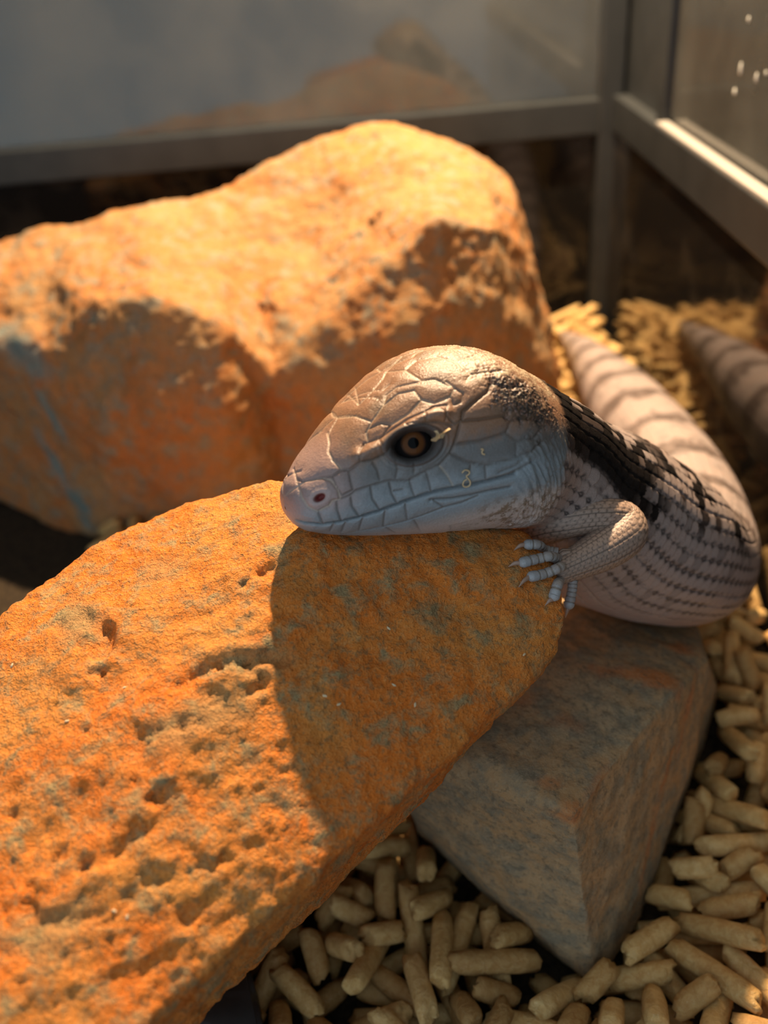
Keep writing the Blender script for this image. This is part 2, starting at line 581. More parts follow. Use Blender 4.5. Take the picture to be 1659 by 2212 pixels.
set_attr(me, 'vein', splash(me, [(35, 745, 16, 10, 40, .8), (75, 790, 14, 8, 60, .7), (112, 900, 22, 3.5, 88, .9), (125, 1010, 24, 4, 75, .9), (165, 1080, 16, 6, 55, .9), (190, 1130, 9, 4, 50, .9)], 60))
back_rock = tag(link('boulder', me, M['rock_back']), 'large tan boulder with a notched front, lit along its top', 'rock')
ROCKS.append(me)

# dark slate plate low in front of the orange slab
bm = bmesh.new()
sp = [onz(250, 2150, .020), onz(470, 2070, .020), onz(538, 2085, .020), onz(552, 2150, .020), onz(575, 2260, .020), onz(300, 2330, .020)]
hull = [Vector(p) for p in sp] + [Vector(p) - Vector((0, 0, .012)) for p in sp]
vs = [bm.verts.new(p) for p in hull]
bmesh.ops.convex_hull(bm, input=vs)
bmesh.ops.bevel(bm, geom=list(bm.edges), offset=0.0012, segments=3, affect='EDGES')
me = bpy.data.meshes.new('slate_plate')
bm.to_mesh(me)
bm.free()
for pl in me.polygons:
    pl.use_smooth = True
slate = tag(link('slate_plate', me, M['slab']), 'dark grey slate plate tucked under the orange slab', 'slate')
ROCKS.append(me)

# ------------------------------------------------------------------ the lizard
SC = 1.05                                   # head scale
HO = CAM + (np.array([-0.0284, 0.1442, 0.1457]) - CAM) * SC
PSI, HP, HR = 0.4733, 0.060, 0.2949
fh = np.array([-math.sin(YAW), math.cos(YAW), 0.0])
HA = -math.cos(PSI) * r0 - math.sin(PSI) * fh
HA = HA * math.cos(HP) + np.array([0, 0, 1.0]) * math.sin(HP)
HL = np.cross([0, 0, 1.0], HA)
HL /= np.linalg.norm(HL)
HU = np.cross(HA, HL)
HL = HL * math.cos(HR) + HU * math.sin(HR)
HU = np.cross(HA, HL)


def hpos(t, y, z):
    return HO + 1e-3 * SC * (-t * HA + y * HL + z * HU)


tk = np.array([0, .25, .7, 1.5, 3, 6, 10, 15, 20, 27, 35, 43, 49, 53, 57, 61, 65.])
Wk = np.array([0.2, 2.3, 3.9, 5.4, 7.2, 9.4, 11.2, 13.3, 15.5, 18.6, 21.6, 23.4, 21.6, 18.6, 16.6, 16.0, 16.0])
Tk = np.array([2.9, 4.6, 5.7, 7.0, 8.6, 11.0, 14.2, 17.6, 20.6, 24.0, 26.3, 25.4, 21.6, 19.0, 17.6, 17.0, 17.0])
Bk = np.array([2.2, 0.9, -.1, -1.3, -2.8, -4.3, -5.7, -7.2, -8.5, -10.2, -12.2, -13.8, -14.6, -14.6, -14.4, -14.4, -15.0])
# body stations behind the head: pixel, pixel, depth, half width, height above, height below (mm)
body = [(1138, 995, .2110, 16, 17, 15.5), (1198, 1052, .2230, 20, 20.5, 20.5), (1285, 1110, .2390, 24, 24, 24.5), (1393, 1165, .2560, 26, 23.5, 23.5), (1458, 1198, .2770, 25, 19.5, 20), (1492, 1152, .3080, 21, 20, 24),
        (1470, 1062, .3430, 20, 20, 25), (1410, 962, .3850, 19.5, 19, 22), (1347, 872, .4350, 18, 17, 18), (1297, 806, .4800, 13, 13, 14), (1262, 762, .5200, 9, 9, 10), (1232, 735, .5550, 5, 5, 6), (1210, 716, .5800, 1, 1, 1)]


def catmull(Pts, per):
    Pts = np.asarray(Pts, float)
    out = []
    n = len(Pts)
    for i in range(n - 1):
        p0, p1, p2, p3 = Pts[max(i - 1, 0)], Pts[i], Pts[i + 1], Pts[min(i + 2, n - 1)]
        for k in range(per):
            t = k / per
            out.append(0.5 * ((2 * p1) + (p2 - p0) * t + (2 * p0 - 5 * p1 + 4 * p2 - p3) * t * t + (3 * p1 - p0 - 3 * p2 + p3) * t ** 3))
    out.append(Pts[-1])
    return np.array(out)


def smooth_knots(x, k, v, sig):
    xs = np.linspace(k[0], k[-1], 1200)
    ys = np.interp(xs, k, v)
    h = xs[1] - xs[0]
    r = int(3 * sig / h) + 1
    ker = np.exp(-0.5 * ((np.arange(-r, r + 1)) * h / sig) ** 2)
    ker /= ker.sum()
    pad = np.concatenate([2 * ys[0] - ys[r:0:-1], ys, 2 * ys[-1] - ys[-2:-r - 2:-1]])
    sm = np.convolve(pad, ker, 'valid')
    w = sstep(xs, k[0] + 2, k[0] + 8)
    return np.interp(x, xs, sm * w + ys * (1 - w))


HEAD_END = 42.0
ctrl = [hpos(t, 0, 0) for t in np.arange(0, HEAD_END + 1, 10.5)]
dims = [(0, 0, 0)] * len(ctrl)
# centre of the neck rises to the body stations
ctrl_b = [at(*b[:3]) for b in body]
fine = catmull(np.array(ctrl[-3:] + ctrl_b), 60)[120:]
seg = np.concatenate([[0], np.cumsum(np.linalg.norm(np.diff(fine, axis=0), axis=1))])
# stations' arc positions
sb = [HEAD_END * SC * 1e-3 + seg[60 * (i + 1)] for i in range(len(body))]
BODY_END = HEAD_END * SC * 1e-3 + seg[-1]


def loft(ht, bs, na):
    """ht head stations (mm), bs body arc positions (m); returns local data and points on a ring grid"""
    th = np.linspace(0, 2 * np.pi, na, endpoint=False)
    c, s = np.cos(th), np.sin(th)
    S = np.concatenate([np.asarray(ht) * SC * 1e-3, bs])
    smm = S * 1e3 / SC
    n = len(S)
    nh = len(ht)
    K = np.concatenate([tk[tk < 50], np.array(sb) * 1e3 / SC])
    kw = np.concatenate([Wk[tk < 50], [b[3] / SC for b in body]])
    kt = np.concatenate([Tk[tk < 50], [b[4] / SC for b in body]])
    kb = np.concatenate([Bk[tk < 50], [-b[5] / SC for b in body]])
    w = smooth_knots(smm, K, kw, 2.2)
    t = smooth_knots(smm, K, kt, 2.2)
    b = smooth_knots(smm, K, kb, 2.2)
    zm = np.maximum(.45 * t + .55 * b, np.interp(smm, [0, 10, 40, 50, 60], [2.5, 2, 3.0, 2.0, 0]))
    zm = np.where(smm > 75, 0.5 * (t + b), zm)
    # centre line
    ctr = np.empty((n, 3))
    ctr[:nh] = [hpos(x, 0, 0) for x in ht]
    q = np.asarray(bs) - HEAD_END * SC * 1e-3
    for k in range(3):
        ctr[nh:, k] = np.interp(q, seg, fine[:, k])
    us = np.arange(0, seg[-1], .0004)
    fu = np.stack([np.interp(us, seg, fine[:, k]) for k in range(3)], 1)
    Tu = np.vstack([np.repeat(-HA[None], 60, 0), np.gradient(fu, axis=0), np.repeat((fu[-1:] - fu[-2:-1]), 60, 0)])
    Tu /= np.linalg.norm(Tu, axis=1)[:, None] + 1e-12
    kr = np.exp(-0.5 * (np.arange(-45, 46) / 15.0) ** 2)
    kr /= kr.sum()
    Tu = np.stack([np.convolve(np.pad(Tu[:, k], 45, 'edge'), kr, 'valid') for k in range(3)], 1)
    ua = np.concatenate([-.0004 * np.arange(60, 0, -1), us, us[-1] + .0004 * np.arange(1, 61)])
    qq = S - HEAD_END * SC * 1e-3
    T = np.stack([np.interp(qq, ua, Tu[:, k]) for k in range(3)], 1)
    T /= np.linalg.norm(T, axis=1)[:, None]
    f = sstep(smm, HEAD_END, HEAD_END + 34)[:, None]
    up = HU * (1 - f) + np.array([0, 0, 1.0]) * f
    up = up - T * np.sum(up * T, 1)[:, None]
    up /= np.linalg.norm(up, axis=1)[:, None]
    lf = np.cross(up, -T)
    ex = np.interp(smm, [0, 20, 50, 75], [2.2, 2.45, 2.35, 2.15])[:, None]
    Yc = np.sign(c) * np.abs(c) ** (2 / ex)
    Zc = np.sign(s) * np.abs(s) ** (2 / ex)
    y = w[:, None] * Yc
    z = zm[:, None] + np.where(Zc > 0, (t - zm)[:, None], (zm - b)[:, None]) * Zc
    P = ctr[:, None, :] + SC * 1e-3 * (y[..., None] * lf[:, None, :] + z[..., None] * up[:, None, :])
    loc = np.stack([np.broadcast_to(smm[:, None], y.shape), y, z], -1)
    return P, loc, th, smm, lf, up


def grid_faces(n, na):
    i, j = np.meshgrid(np.arange(n - 1), np.arange(na), indexing='ij')
    a = i * na + j
    b = i * na + (j + 1) % na
    return np.stack([a, a + na, b + na, b], -1).reshape(-1, 4)


def grid_normals(P):
    du = np.gradient(P, axis=0)
    dv = np.roll(P, -1, 1) - np.roll(P, 1, 1)
    n = np.cross(du, dv)
    n /= np.linalg.norm(n, axis=2)[..., None] + 1e-15
    n[0] = HA
    return n


# coarse head for casting the traced scale seams on to it
ht_c = np.concatenate([[0, .1, .3, .6, 1, 1.5, 2.2], np.arange(3, HEAD_END + .1, 1.0)])
bs_c = np.linspace(HEAD_END * SC * 1e-3 + .002, BODY_END, 150)
Pc, Lc, thc, smc, _, _ = loft(ht_c, bs_c, 128)
skin_bvh = BVHTree.FromPolygons([tuple(p) for p in Pc.reshape(-1, 3)], [tuple(f) for f in grid_faces(len(Pc), 128).tolist()])


def cast(px, py):
    h = skin_bvh.ray_cast(Vector(CAM), Vector(ray(px, py)).normalized())
    return (None, None) if h[0] is None else (np.array(h[0]), np.array(h[1]))


def to_local(P):
    q = (np.asarray(P) - HO) / (1e-3 * SC)
    return np.stack([-(q @ HA), q @ HL, q @ HU], -1)


def crop(x, y):                              # traced in a 2.514x enlargement of the head
    return 580 + x / 2.514, 720 + y / 2.514


SEAMS = [  # (depth mm, half width mm, kind, points)
    (.95, .42, 'mouth', [(160, 1020), (200, 1032), (290, 1040), (395, 1025), (495, 1000), (605, 965), (700, 930), (795, 895), (900, 862), (1010, 840), (1140, 815), (1240, 790), (1330, 765)]),
    (.5, .35, 'fold', [(880, 905), (1000, 897), (1100, 880), (1200, 855), (1310, 835)]),
    (.4, .35, 'fold', [(1180, 800), (1290, 770), (1360, 735), (1410, 700)]),
    (.3, .30, 'fold', [(950, 945), (1050, 920), (1140, 880)]),
    # upper lip plates
    (.34, .24, 'side', [(370, 905), (445, 880), (470, 855), (550, 830), (650, 800), (755, 800), (775, 790), (860, 745), (930, 712), (985, 650)]),
    (.34, .24, 'side', [(268, 965), (285, 1010), (295, 1035)]), (.36, .25, 'side', [(370, 905), (375, 960), (395, 1022)]),
    (.38, .25, 'side', [(445, 875), (455, 940), (495, 1000)]), (.38, .25, 'side', [(555, 835), (565, 900), (605, 962)]),
    (.34, .25, 'side', [(655, 800), (670, 870), (700, 927)]), (.30, .24, 'side', [(765, 795), (780, 850), (797, 893)]),
    (.24, .24, 'side', [(855, 748), (870, 800), (885, 862)]), (.26, .24, 'pale', [(925, 715), (970, 770), (1003, 832)]), (.3, .2, 'side', [(680, 857), (735, 848)]),
    # rostral and nasals
    (.40, .28, 'pale', [(135, 735), (150, 790), (160, 830), (180, 890), (215, 945), (268, 968), (330, 935), (345, 910), (390, 900), (375, 845), (340, 800), (290, 785), (200, 802), (165, 825)]),
    (.30, .26, 'pale', [(160, 830), (120, 855), (85, 890)]), (.40, .30, 'top', [(150, 790), (180, 805), (290, 782), (345, 775), (395, 742), (440, 740), (500, 700)]),
    (.34, .25, 'side', [(345, 780), (375, 845), (400, 880), (460, 850), (445, 800), (435, 742)]),
    (.28, .24, 'side', [(560, 690), (590, 740), (605, 798)]), (.2, .22, 'side', [(690, 690), (700, 740), (690, 790)]), (.2, .22, 'side', [(790, 700), (790, 765)]),
    # brow
    (.45, .28, 'top', [(500, 700), (500, 650), (520, 600), (600, 577), (680, 522), (760, 470), (850, 432), (900, 402), (965, 395)]),
    (.45, .28, 'side', [(500, 700), (560, 690), (640, 652), (690, 585), (760, 522), (850, 490), (915, 482), (1000, 500)]),
    (.3, .24, 'top', [(600, 577), (640, 650)]), (.3, .24, 'top', [(735, 480), (765, 520)]), (.3, .24, 'top', [(850, 432), (862, 487)]), (.3, .24, 'top', [(905, 400), (965, 440), (955, 490)]),
    (.30, .26, 'top', [(540, 520), (610, 490), (662, 500), (620, 560), (540, 592), (508, 640)]),
    # snout and crown shields
    (.30, .26, 'topline', [(320, 540), (332, 590), (325, 640), (350, 690), (395, 735)]), (.26, .25, 'topline', [(322, 400), (375, 460), (340, 520), (322, 560)]),
    (.26, .25, 'topline', [(310, 385), (430, 330), (490, 388), (470, 290), (500, 262)]), (.26, .25, 'topline', [(490, 388), (540, 340), (620, 250), (640, 210)]),
    (.28, .26, 'topline', [(540, 592), (530, 540), (560, 480), (620, 395), (640, 335), (700, 290), (800, 268), (830, 258), (900, 250), (980, 290)]),
    (.28, .26, 'topline', [(620, 395), (700, 330), (790, 310), (830, 362), (900, 382), (985, 345), (1005, 300), (960, 262)]),
    (.26, .26, 'topline', [(662, 500), (760, 440), (830, 362)]), (.26, .26, 'topline', [(375, 460), (470, 450), (560, 480)]),
    (.24, .26, 'topline', [(640, 210), (740, 200), (830, 258)]), (.24, .26, 'topline', [(740, 200), (800, 150), (900, 130), (1010, 160), (1080, 230), (1060, 262)]),
    (.22, .26, 'topline', [(1010, 160), (1120, 110)]), (.22, .26, 'topline', [(1080, 230), (1220, 210), (1340, 260), (1420, 340)]), (.2, .26, 'topline', [(640, 210), (720, 130), (820, 95)]),
    (.3, .26, 'top', [(985, 345), (1000, 390), (1045, 372), (1050, 330), (1005, 300)]), (.36, .26, 'side', [(965, 395), (960, 450), (1012, 492), (1050, 470)]),
    # temporals
    (.65, .34, 'dark', [(1050, 425), (1110, 375), (1170, 320), (1182, 280)]), (.6, .32, 'dark', [(1050, 425), (1048, 475), (1150, 468), (1250, 455), (1292, 482)]),
    (.42, .28, 'dark', [(1040, 475), (1020, 560), (1008, 602), (1150, 585), (1270, 545), (1292, 482)]), (.40, .28, 'side', [(1270, 545), (1330, 592), (1405, 578), (1450, 490)]),
    (.42, .28, 'side', [(1008, 602), (985, 652), (1080, 700), (1180, 716), (1300, 690), (1400, 648), (1470, 560)]), (.28, .25, 'side', [(1322, 600), (1328, 668)]), (.2, .25, 'side', [(1172, 716), (1178, 792)]),
    (.5, .3, 'dark', [(1292, 482), (1400, 470), (1440, 490)]), (.4, .3, 'dark', [(1182, 280), (1270, 310), (1330, 280), (1420, 340)]), (.3, .25, 'side', [(1405, 578), (1440, 600), (1500, 560)]),
    (.3, .25, 'side', [(985, 652), (930, 712)]), (.3, .25, 'side', [(1400, 648), (1330, 720), (1240, 760)]), (.26, .25, 'side', [(1100, 700), (1090, 760)]),
    # lower lip plates
    (.26, .22, 'side', [(352, 1035), (332, 1082)]), (.26, .22, 'side', [(417, 1028), (395, 1082)]), (.26, .22, 'side', [(512, 1000), (490, 1072)]), (.26, .22, 'side', [(632, 962), (622, 1050)]), (.26, .22, 'side', [(742, 925), (752, 1015)]),
    (.26, .24, 'side', [(300, 1078), (420, 1088), (620, 1052), (752, 1018), (850, 985), (950, 945)]), (.2, .22, 'side', [(640, 1055), (700, 1090)]), (.2, .22, 'side', [(790, 1015), (830, 1080)]), (.26, .24, 'side', [(885, 900), (950, 945)]),
]
seam_pts = []
for dep, wd, kind, pl in SEAMS:
    pl = np.array([crop(*p) for p in pl])
    L = np.linalg.norm(np.diff(pl, axis=0), axis=1)
    for (a, b, l_) in zip(pl[:-1], pl[1:], L):
        for k in range(max(2, int(l_ / 1.6))):
            q = a + (b - a) * k / max(2, int(l_ / 1.6))
            p, n = cast(*q)
            if p is not None:
                seam_pts.append((to_local(p), dep * .85, wd * .82, kind))
kd = KDTree(len(seam_pts))
for i, (p, *_r) in enumerate(seam_pts):
    kd.insert((p[0], abs(p[1]), p[2]), i)
kd.balance()

# full-resolution loft
NA = 600
ht = np.concatenate([np.array([0, .02, .06, .12, .2, .3, .42, .56, .72, .9, 1.1, 1.3, 1.5, 1.7]), np.arange(1.9, HEAD_END + .01, 0.18)])
HE_ = HEAD_END * SC * 1e-3
bs = np.concatenate([np.arange(HE_ + .00012, HE_ + .026, .00015), np.arange(HE_ + .0262, .150, .0004), np.arange(.150, .260, .0006), np.linspace(.260, BODY_END, 170)])
P, loc, th, smm, LF, UP = loft(ht, bs, NA)
N = grid_normals(P)
nh = len(ht) + 120
nr_, na_ = P.shape[:2]
fl_loc = loc.copy()
fl_loc[..., 1] = np.abs(fl_loc[..., 1])

disp = np.zeros((nr_, na_))                 # mm along the normal
col = np.zeros((nr_, na_, 3))
wet = np.zeros((nr_, na_))
S2 = np.broadcast_to(smm[:, None], (nr_, na_))
TH = np.broadcast_to(th[None], (nr_, na_))
top_ness = np.sin(TH)                       # 1 on the back, -1 on the belly
Qm = P * 1e3
n_big = fbm(Qm.reshape(-1, 3) * 0.11, 3).reshape(nr_, na_)
n_mid = fbm(Qm.reshape(-1, 3) * 0.55, 3).reshape(nr_, na_)
n_fin = fbm(Qm.reshape(-1, 3) * 2.6, 2).reshape(nr_, na_)

# --- head pigment
H = fl_loc
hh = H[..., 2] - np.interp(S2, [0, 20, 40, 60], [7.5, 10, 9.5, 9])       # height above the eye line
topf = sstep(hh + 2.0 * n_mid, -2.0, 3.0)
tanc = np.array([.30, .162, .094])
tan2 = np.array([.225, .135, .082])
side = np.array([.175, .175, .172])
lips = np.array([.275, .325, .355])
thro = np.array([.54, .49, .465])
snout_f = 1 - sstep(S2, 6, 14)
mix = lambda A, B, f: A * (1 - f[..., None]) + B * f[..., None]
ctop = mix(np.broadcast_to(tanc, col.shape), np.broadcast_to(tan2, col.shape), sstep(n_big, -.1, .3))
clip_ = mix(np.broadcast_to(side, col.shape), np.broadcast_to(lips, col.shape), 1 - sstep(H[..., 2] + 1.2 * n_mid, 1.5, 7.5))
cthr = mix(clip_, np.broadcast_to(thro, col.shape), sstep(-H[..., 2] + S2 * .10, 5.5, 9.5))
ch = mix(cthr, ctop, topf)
ch = mix(ch, np.broadcast_to(np.array([.42, .28, .25]), col.shape), snout_f * sstep(H[..., 2], 0, 4) * .75)
stain = sstep(n_mid + .6 * n_fin, .02, .30) * sstep(S2, 28, 38) * (1 - sstep(H[..., 2], -5.0, -1.0)) * (1 - sstep(S2, 52, 55))
ch = mix(ch, np.broadcast_to(np.array([.15, .10, .05]), col.shape), stain * .8)
# pale crust on the crown
crust = sstep(S2, 30, 42) * sstep(top_ness + .25 * n_mid, .55, .85) * (1 - sstep(S2, 51, 54))
ch = mix(ch, np.broadcast_to(np.array([.50, .40, .27]), col.shape), crust * sstep(n_fin + n_mid, -.2, .2) * .85)
disp += crust * (.22 * n_fin + .15 * n_mid)

# --- seams
sd = np.full((nr_, na_), 9.0)
sdep = np.zeros((nr_, na_))
swid = np.ones((nr_, na_))
skind = np.zeros((nr_, na_), int)
KN = {'mouth': 1, 'fold': 2, 'side': 3, 'pale': 4, 'top': 5, 'topline': 6, 'dark': 7}
for i in range(nh):
    for j in range(na_):
        v = H[i, j]
        c_, idx, d_ = kd.find((v[0], v[1], v[2]))
        if d_ < 6:
            sd[i, j] = d_
            sdep[i, j] = seam_pts[idx][1]
            swid[i, j] = seam_pts[idx][2]
            skind[i, j] = KN[seam_pts[idx][3]]
g = np.exp(-(sd / swid) ** 2)
disp += -sdep * g + .22 * (1 - np.exp(-(sd / 1.3) ** 2)) * (sd < 8.9)
gk = lambda k, w=1.0: np.exp(-(sd / (swid * w)) ** 2) * (skind == k)
dk_ = np.array([.075, .055, .04])
ch = mix(ch, np.broadcast_to(dk_ * .6, col.shape), np.clip(gk(1, .9) * .5 + gk(7, 1.2) * .5, 0, 1))  # mouth line and temple cracks: groove shade painted into the skin colour
ch = mix(ch, np.broadcast_to(dk_ * 1.5, col.shape), np.clip(gk(2, .8) * .7 + gk(3, .9) * .75 + gk(5, .8) * .5, 0, 1))
ch = mix(ch, np.broadcast_to(np.array([.60, .47, .33]), col.shape), np.clip(gk(6, .9) * .6 + gk(4, .9) * .55, 0, 1))


def surf_local(px, py):
    p, n = cast(px, py)
    return to_local(p), np.array([-(n @ HA), n @ HL, n @ HU])


def frame_at(px, py, ang):
    p, n = cast(px, py)
    u = math.cos(math.radians(ang)) * RT + math.sin(math.radians(ang)) * DN
    u -= n * (u @ n)
    u /= np.linalg.norm(u)
    w = np.cross(n, u)
    L = lambda q: np.array([-(q @ HA), q @ HL, q @ HU])
    return to_local(p), L(n), L(u), L(w)


# --- eye
EPX, EPY = 893, 957
ep, en, eu, ew = frame_at(EPX, EPY, -14)
q = H - ep
a_, b_, c_ = q @ eu, q @ ew, q @ en
near = np.abs(c_) < 9
rr = np.sqrt((a_ / 4.3) ** 2 + (b_ / np.where(b_ > 0, 2.45, 3.2)) ** 2)
hole = (1 - sstep(rr, .72, 1.02)) * near
rim = np.exp(-((rr - 1.18) / .16) ** 2) * near
disp = disp * (1 - (1 - sstep(rr, .9, 1.3)) * near)
disp += -4.2 * hole + .55 * rim
lid = (1 - sstep(rr, 1.15, 1.48)) * near
ch = mix(ch, np.broadcast_to(np.array([.055, .05, .048]), col.shape), lid * .85)
ch = mix(ch, np.broadcast_to(np.array([.13, .12, .115]), col.shape), np.exp(-((rr - 1.3) / .07) ** 2) * near * .7)
# lid creases
disp += .10 * np.sin(rr * 26) * np.exp(-((rr - 1.4) / .25) ** 2) * near
# brow ridge over the eye
brow = np.array([surf_local(*crop(*p))[0] for p in ((500, 668), (560, 640), (640, 600), (720, 540), (800, 485), (880, 450), (950, 435))])
brow = catmull(brow, 12)
kb_ = KDTree(len(brow))
for i, p in enumerate(brow):
    kb_.insert((p[0], abs(p[1]), p[2]), i)
kb_.balance()
bd = np.full((nr_, na_), 99.0)
sel = (S2[:, 0] > 4) & (S2[:, 0] < 45)
for i in np.nonzero(sel)[0]:
    for j in range(0, na_):
        if abs(H[i, j, 2] - 14) < 14:
            bd[i, j] = kb_.find((H[i, j, 0], H[i, j, 1], H[i, j, 2]))[2]
disp += 1.35 * np.exp(-(bd / 1.35) ** 2)

# --- nostril
np_, nn_, nu_, nw_ = frame_at(*crop(277, 893), -28)
q = H - np_
ra = np.sqrt((q @ nu_ / 1.25) ** 2 + (q @ nw_ / .75) ** 2)
nearn = np.abs(q @ nn_) < 3
disp += (-1.7 * (1 - sstep(ra, .5, 1.05)) + .12 * np.exp(-((ra - 1.6) / .5) ** 2)) * nearn
ch = mix(ch, np.broadcast_to(np.array([.30, .045, .04]), col.shape), (1 - sstep(ra, .7, 1.1)) * nearn)
ch = mix(ch, np.broadcast_to(np.array([.62, .50, .48]), col.shape), np.exp(-((ra - 1.7) / .6) ** 2) * nearn * .3)

# --- torn shed patch on the temple
pp, pn, pu, pw = frame_at(1112, 862, 25)
q = H - pp
rp = np.sqrt((q @ pu / 9.5) ** 2 + (q @ pw / 5.5) ** 2) + .55 * n_mid + .2 * n_fin
torn = (1 - sstep(rp, .55, 1.0)) * (np.abs(q @ pn) < 7)
disp += torn * (.55 * n_fin + .5 * n_mid)
ch = mix(ch, np.broadcast_to(np.array([.05, .045, .04]), col.shape), torn * sstep(n_fin, -.25, .05) * .95)
ch = mix(ch, np.broadcast_to(np.array([.40, .22, .17]), col.shape), torn * sstep(-n_fin, .18, .35) * .8)
# --- jowl wrinkles behind the mouth
jw = sstep(S2, 38, 44) * (1 - sstep(S2, 52, 56)) * (1 - sstep(H[..., 2], 5, 11)) * sstep(H[..., 2], -15, -9)
wr = fbm(np.stack([H[..., 0] * .95 + .5 * H[..., 2], H[..., 1] * .3, H[..., 2] * .22], -1).reshape(-1, 3), 3).reshape(nr_, na_)
disp += jw * .85 * wr
disp += .05 * n_fin * (S2 < 58)

# --- body scales and pattern
ROWS, SLEN = 36, 2.8
bodyf = sstep(S2 - 1.0 * top_ness + 1.0 * n_big, 51.0, 53)
uu = TH / (2 * np.pi) * ROWS
vv = S2 / SLEN
row = np.floor(uu)
vo = vv + .5 * (row % 2)
cu, cv = uu - row - .5, vo - np.floor(vo)
# overlapping rounded scales: the free edge curves back at the middle of each row
edge = cv - (.22 * (1 - (2 * cu) ** 2))
ed = edge - np.floor(edge)
shingle = .17 * (ed) - .22 * np.exp(-((np.abs(cu) - .5) / .10) ** 2)
fade = np.interp(S2, [55, 75, 200, 260, 340], [1, 1, .8, .5, .2])
disp += bodyf * shingle * fade
cell = _perm[(_perm[(row.astype(int)) % 256] + np.floor(vo - .22 * (1 - (2 * cu) ** 2)).astype(int)) % 256] / 255.0
pale = np.array([.43, .33, .29])
pale2 = np.array([.36, .31, .295])
bely = np.array([.50, .36, .29])
blk = np.array([.005, .005, .0052])
cb = mix(np.broadcast_to(pale, col.shape), np.broadcast_to(pale2, col.shape), sstep(np.sin(TH), .7, -.2) * 0 + (cell * .6))
cb = mix(cb, np.broadcast_to(bely, col.shape), sstep(-top_ness, .45, .85))
fore = 1 - sstep(S2, 135, 165)
# dark edging between the rows on the flank of the fore body
zig = np.exp(-((np.abs(cu + .13 * np.sin(vo * 2 * np.pi) + .10 * n_mid) - .5) / .15) ** 2)
flank = sstep(top_ness, -.85, -.45) * (1 - sstep(top_ness, .75, .95))
cb = mix(cb, np.broadcast_to(np.array([.06, .05, .05]), col.shape), np.clip(zig * flank * fore * sstep(n_big + .6 * n_mid, -.5, .05) * .95, 0, 1))
# black nape band and blotches scale by scale
nape = sstep(top_ness, .10, .22) * (1 - sstep(top_ness + .25 * (cell - .5), .86, .95)) * (1 - sstep(S2 + 12 * (cell - .5), 82, 92))
blot = sstep(top_ness, .25, .5) * sstep(n_big * 1.3 + .9 * (cell - .5) + .35 * np.sin(S2 * .30), .12, .25) * sstep(S2, 84, 94) * fore
cb = mix(cb, np.broadcast_to(blk, col.shape), np.clip(nape + blot, 0, 1) * .97)
# cross bands of the hind body
ph = (S2 - 150) / 33.0 + .25 * n_big
band = sstep(np.cos(2 * np.pi * ph) + .3 * n_mid, .30, .62) * sstep(top_ness, -.55, -.1) * sstep(S2, 140, 156)
cb = mix(cb, np.broadcast_to(np.array([.085, .06, .05]), col.shape), band * .82 * (.7 + .3 * (cell > .25)))
cb = mix(cb, np.broadcast_to(np.array([.14, .10, .085]), col.shape), sstep(cell, .86, .92) * sstep(top_ness, -.75, -.3) * .4)
col = mix(ch, cb, bodyf)
wetv = (1 - bodyf)

disp *= sstep(S2, .15, 1.6)
V = P + N * (disp * SC * 1e-3)[..., None]
verts = [V.reshape(-1, 3)]
cols_ = [col.reshape(-1, 3)]
quads = [grid_faces(nr_, na_)]
tris = []
voff = nr_ * na_


def sweep(path, rad, na=48, per=14, flat=1.0, up=(0, 0, 1.0), deco=None, cap=True):
    """round limb along a path of points with radii in mm; deco(s_mm, theta, r) gives (displacement mm, colour)"""
    global voff
    C4 = catmull(np.column_stack([np.asarray(path) * 1e3, rad]), per)
    Cn, r = C4[:, :3] * 1e-3, C4[:, 3]
    T = np.gradient(Cn, axis=0)
    T /= np.linalg.norm(T, axis=1)[:, None]
    # rounded end
    if cap:
        Ld = np.linalg.norm(np.diff(Cn, axis=0), axis=1).mean()
        k = np.linspace(0, 1, 12)[1:]
        ext = Cn[-1] + T[-1] * (r[-1] * 1e-3) * np.sin(k * np.pi / 2)[:, None]
        Cn = np.vstack([Cn, ext])
        r = np.concatenate([r, r[-1] * np.maximum(np.cos(k * np.pi / 2), .02)])
        T = np.vstack([T, np.repeat(T[-1:], 11, 0)])
    s = np.concatenate([[0], np.cumsum(np.linalg.norm(np.diff(Cn, axis=0), axis=1))]) * 1e3
    U = np.array(up, float) - T * (T @ np.array(up, float))[:, None]
    U /= np.linalg.norm(U, axis=1)[:, None] + 1e-9
    W = np.cross(U, T)
    th = np.linspace(0, 2 * np.pi, na, endpoint=False)
    D = np.cos(th)[None, :, None] * W[:, None] + np.sin(th)[None, :, None] * U[:, None] * flat
    S, A = np.broadcast_to(s[:, None], (len(s), na)), np.broadcast_to(th[None], (len(s), na))
    d, c = deco(S, A, np.broadcast_to(r[:, None], S.shape), s[-1])
    Pn = Cn[:, None] + D * ((r[:, None] + d * np.minimum(1, r[:, None] / 1.0)) * 1e-3)[..., None]
    verts.append(Pn.reshape(-1, 3))
    cols_.append(c.reshape(-1, 3))
    f = grid_faces(len(s), na)[:, ::-1] + voff
    quads.append(f)
    voff += len(s) * na
    return Cn, T, r


def arm_deco(rows, slen):
    def fn(S, A, r, L):
        u = A / (2 * np.pi) * rows
        rw = np.floor(u)
        v = S / slen + .5 * (rw % 2)
        cu = u - rw - .5
        e = v - .25 * (1 - (2 * cu) ** 2)
        e = e - np.floor(e)
        d = .13 * e - .12 * np.exp(-((np.abs(cu) - .5) / .12) ** 2) - .11
        base = np.array([.44, .315, .245])
        c = np.broadcast_to(base, S.shape + (3,))
        line = np.clip(np.exp(-((np.abs(cu) - .5) / .09) ** 2) + np.exp(-(e / .10) ** 2) + np.exp(-((1 - e) / .10) ** 2), 0, 1)
        c = c * (1 - .62 * line)[..., None]
        return d, c
    return fn


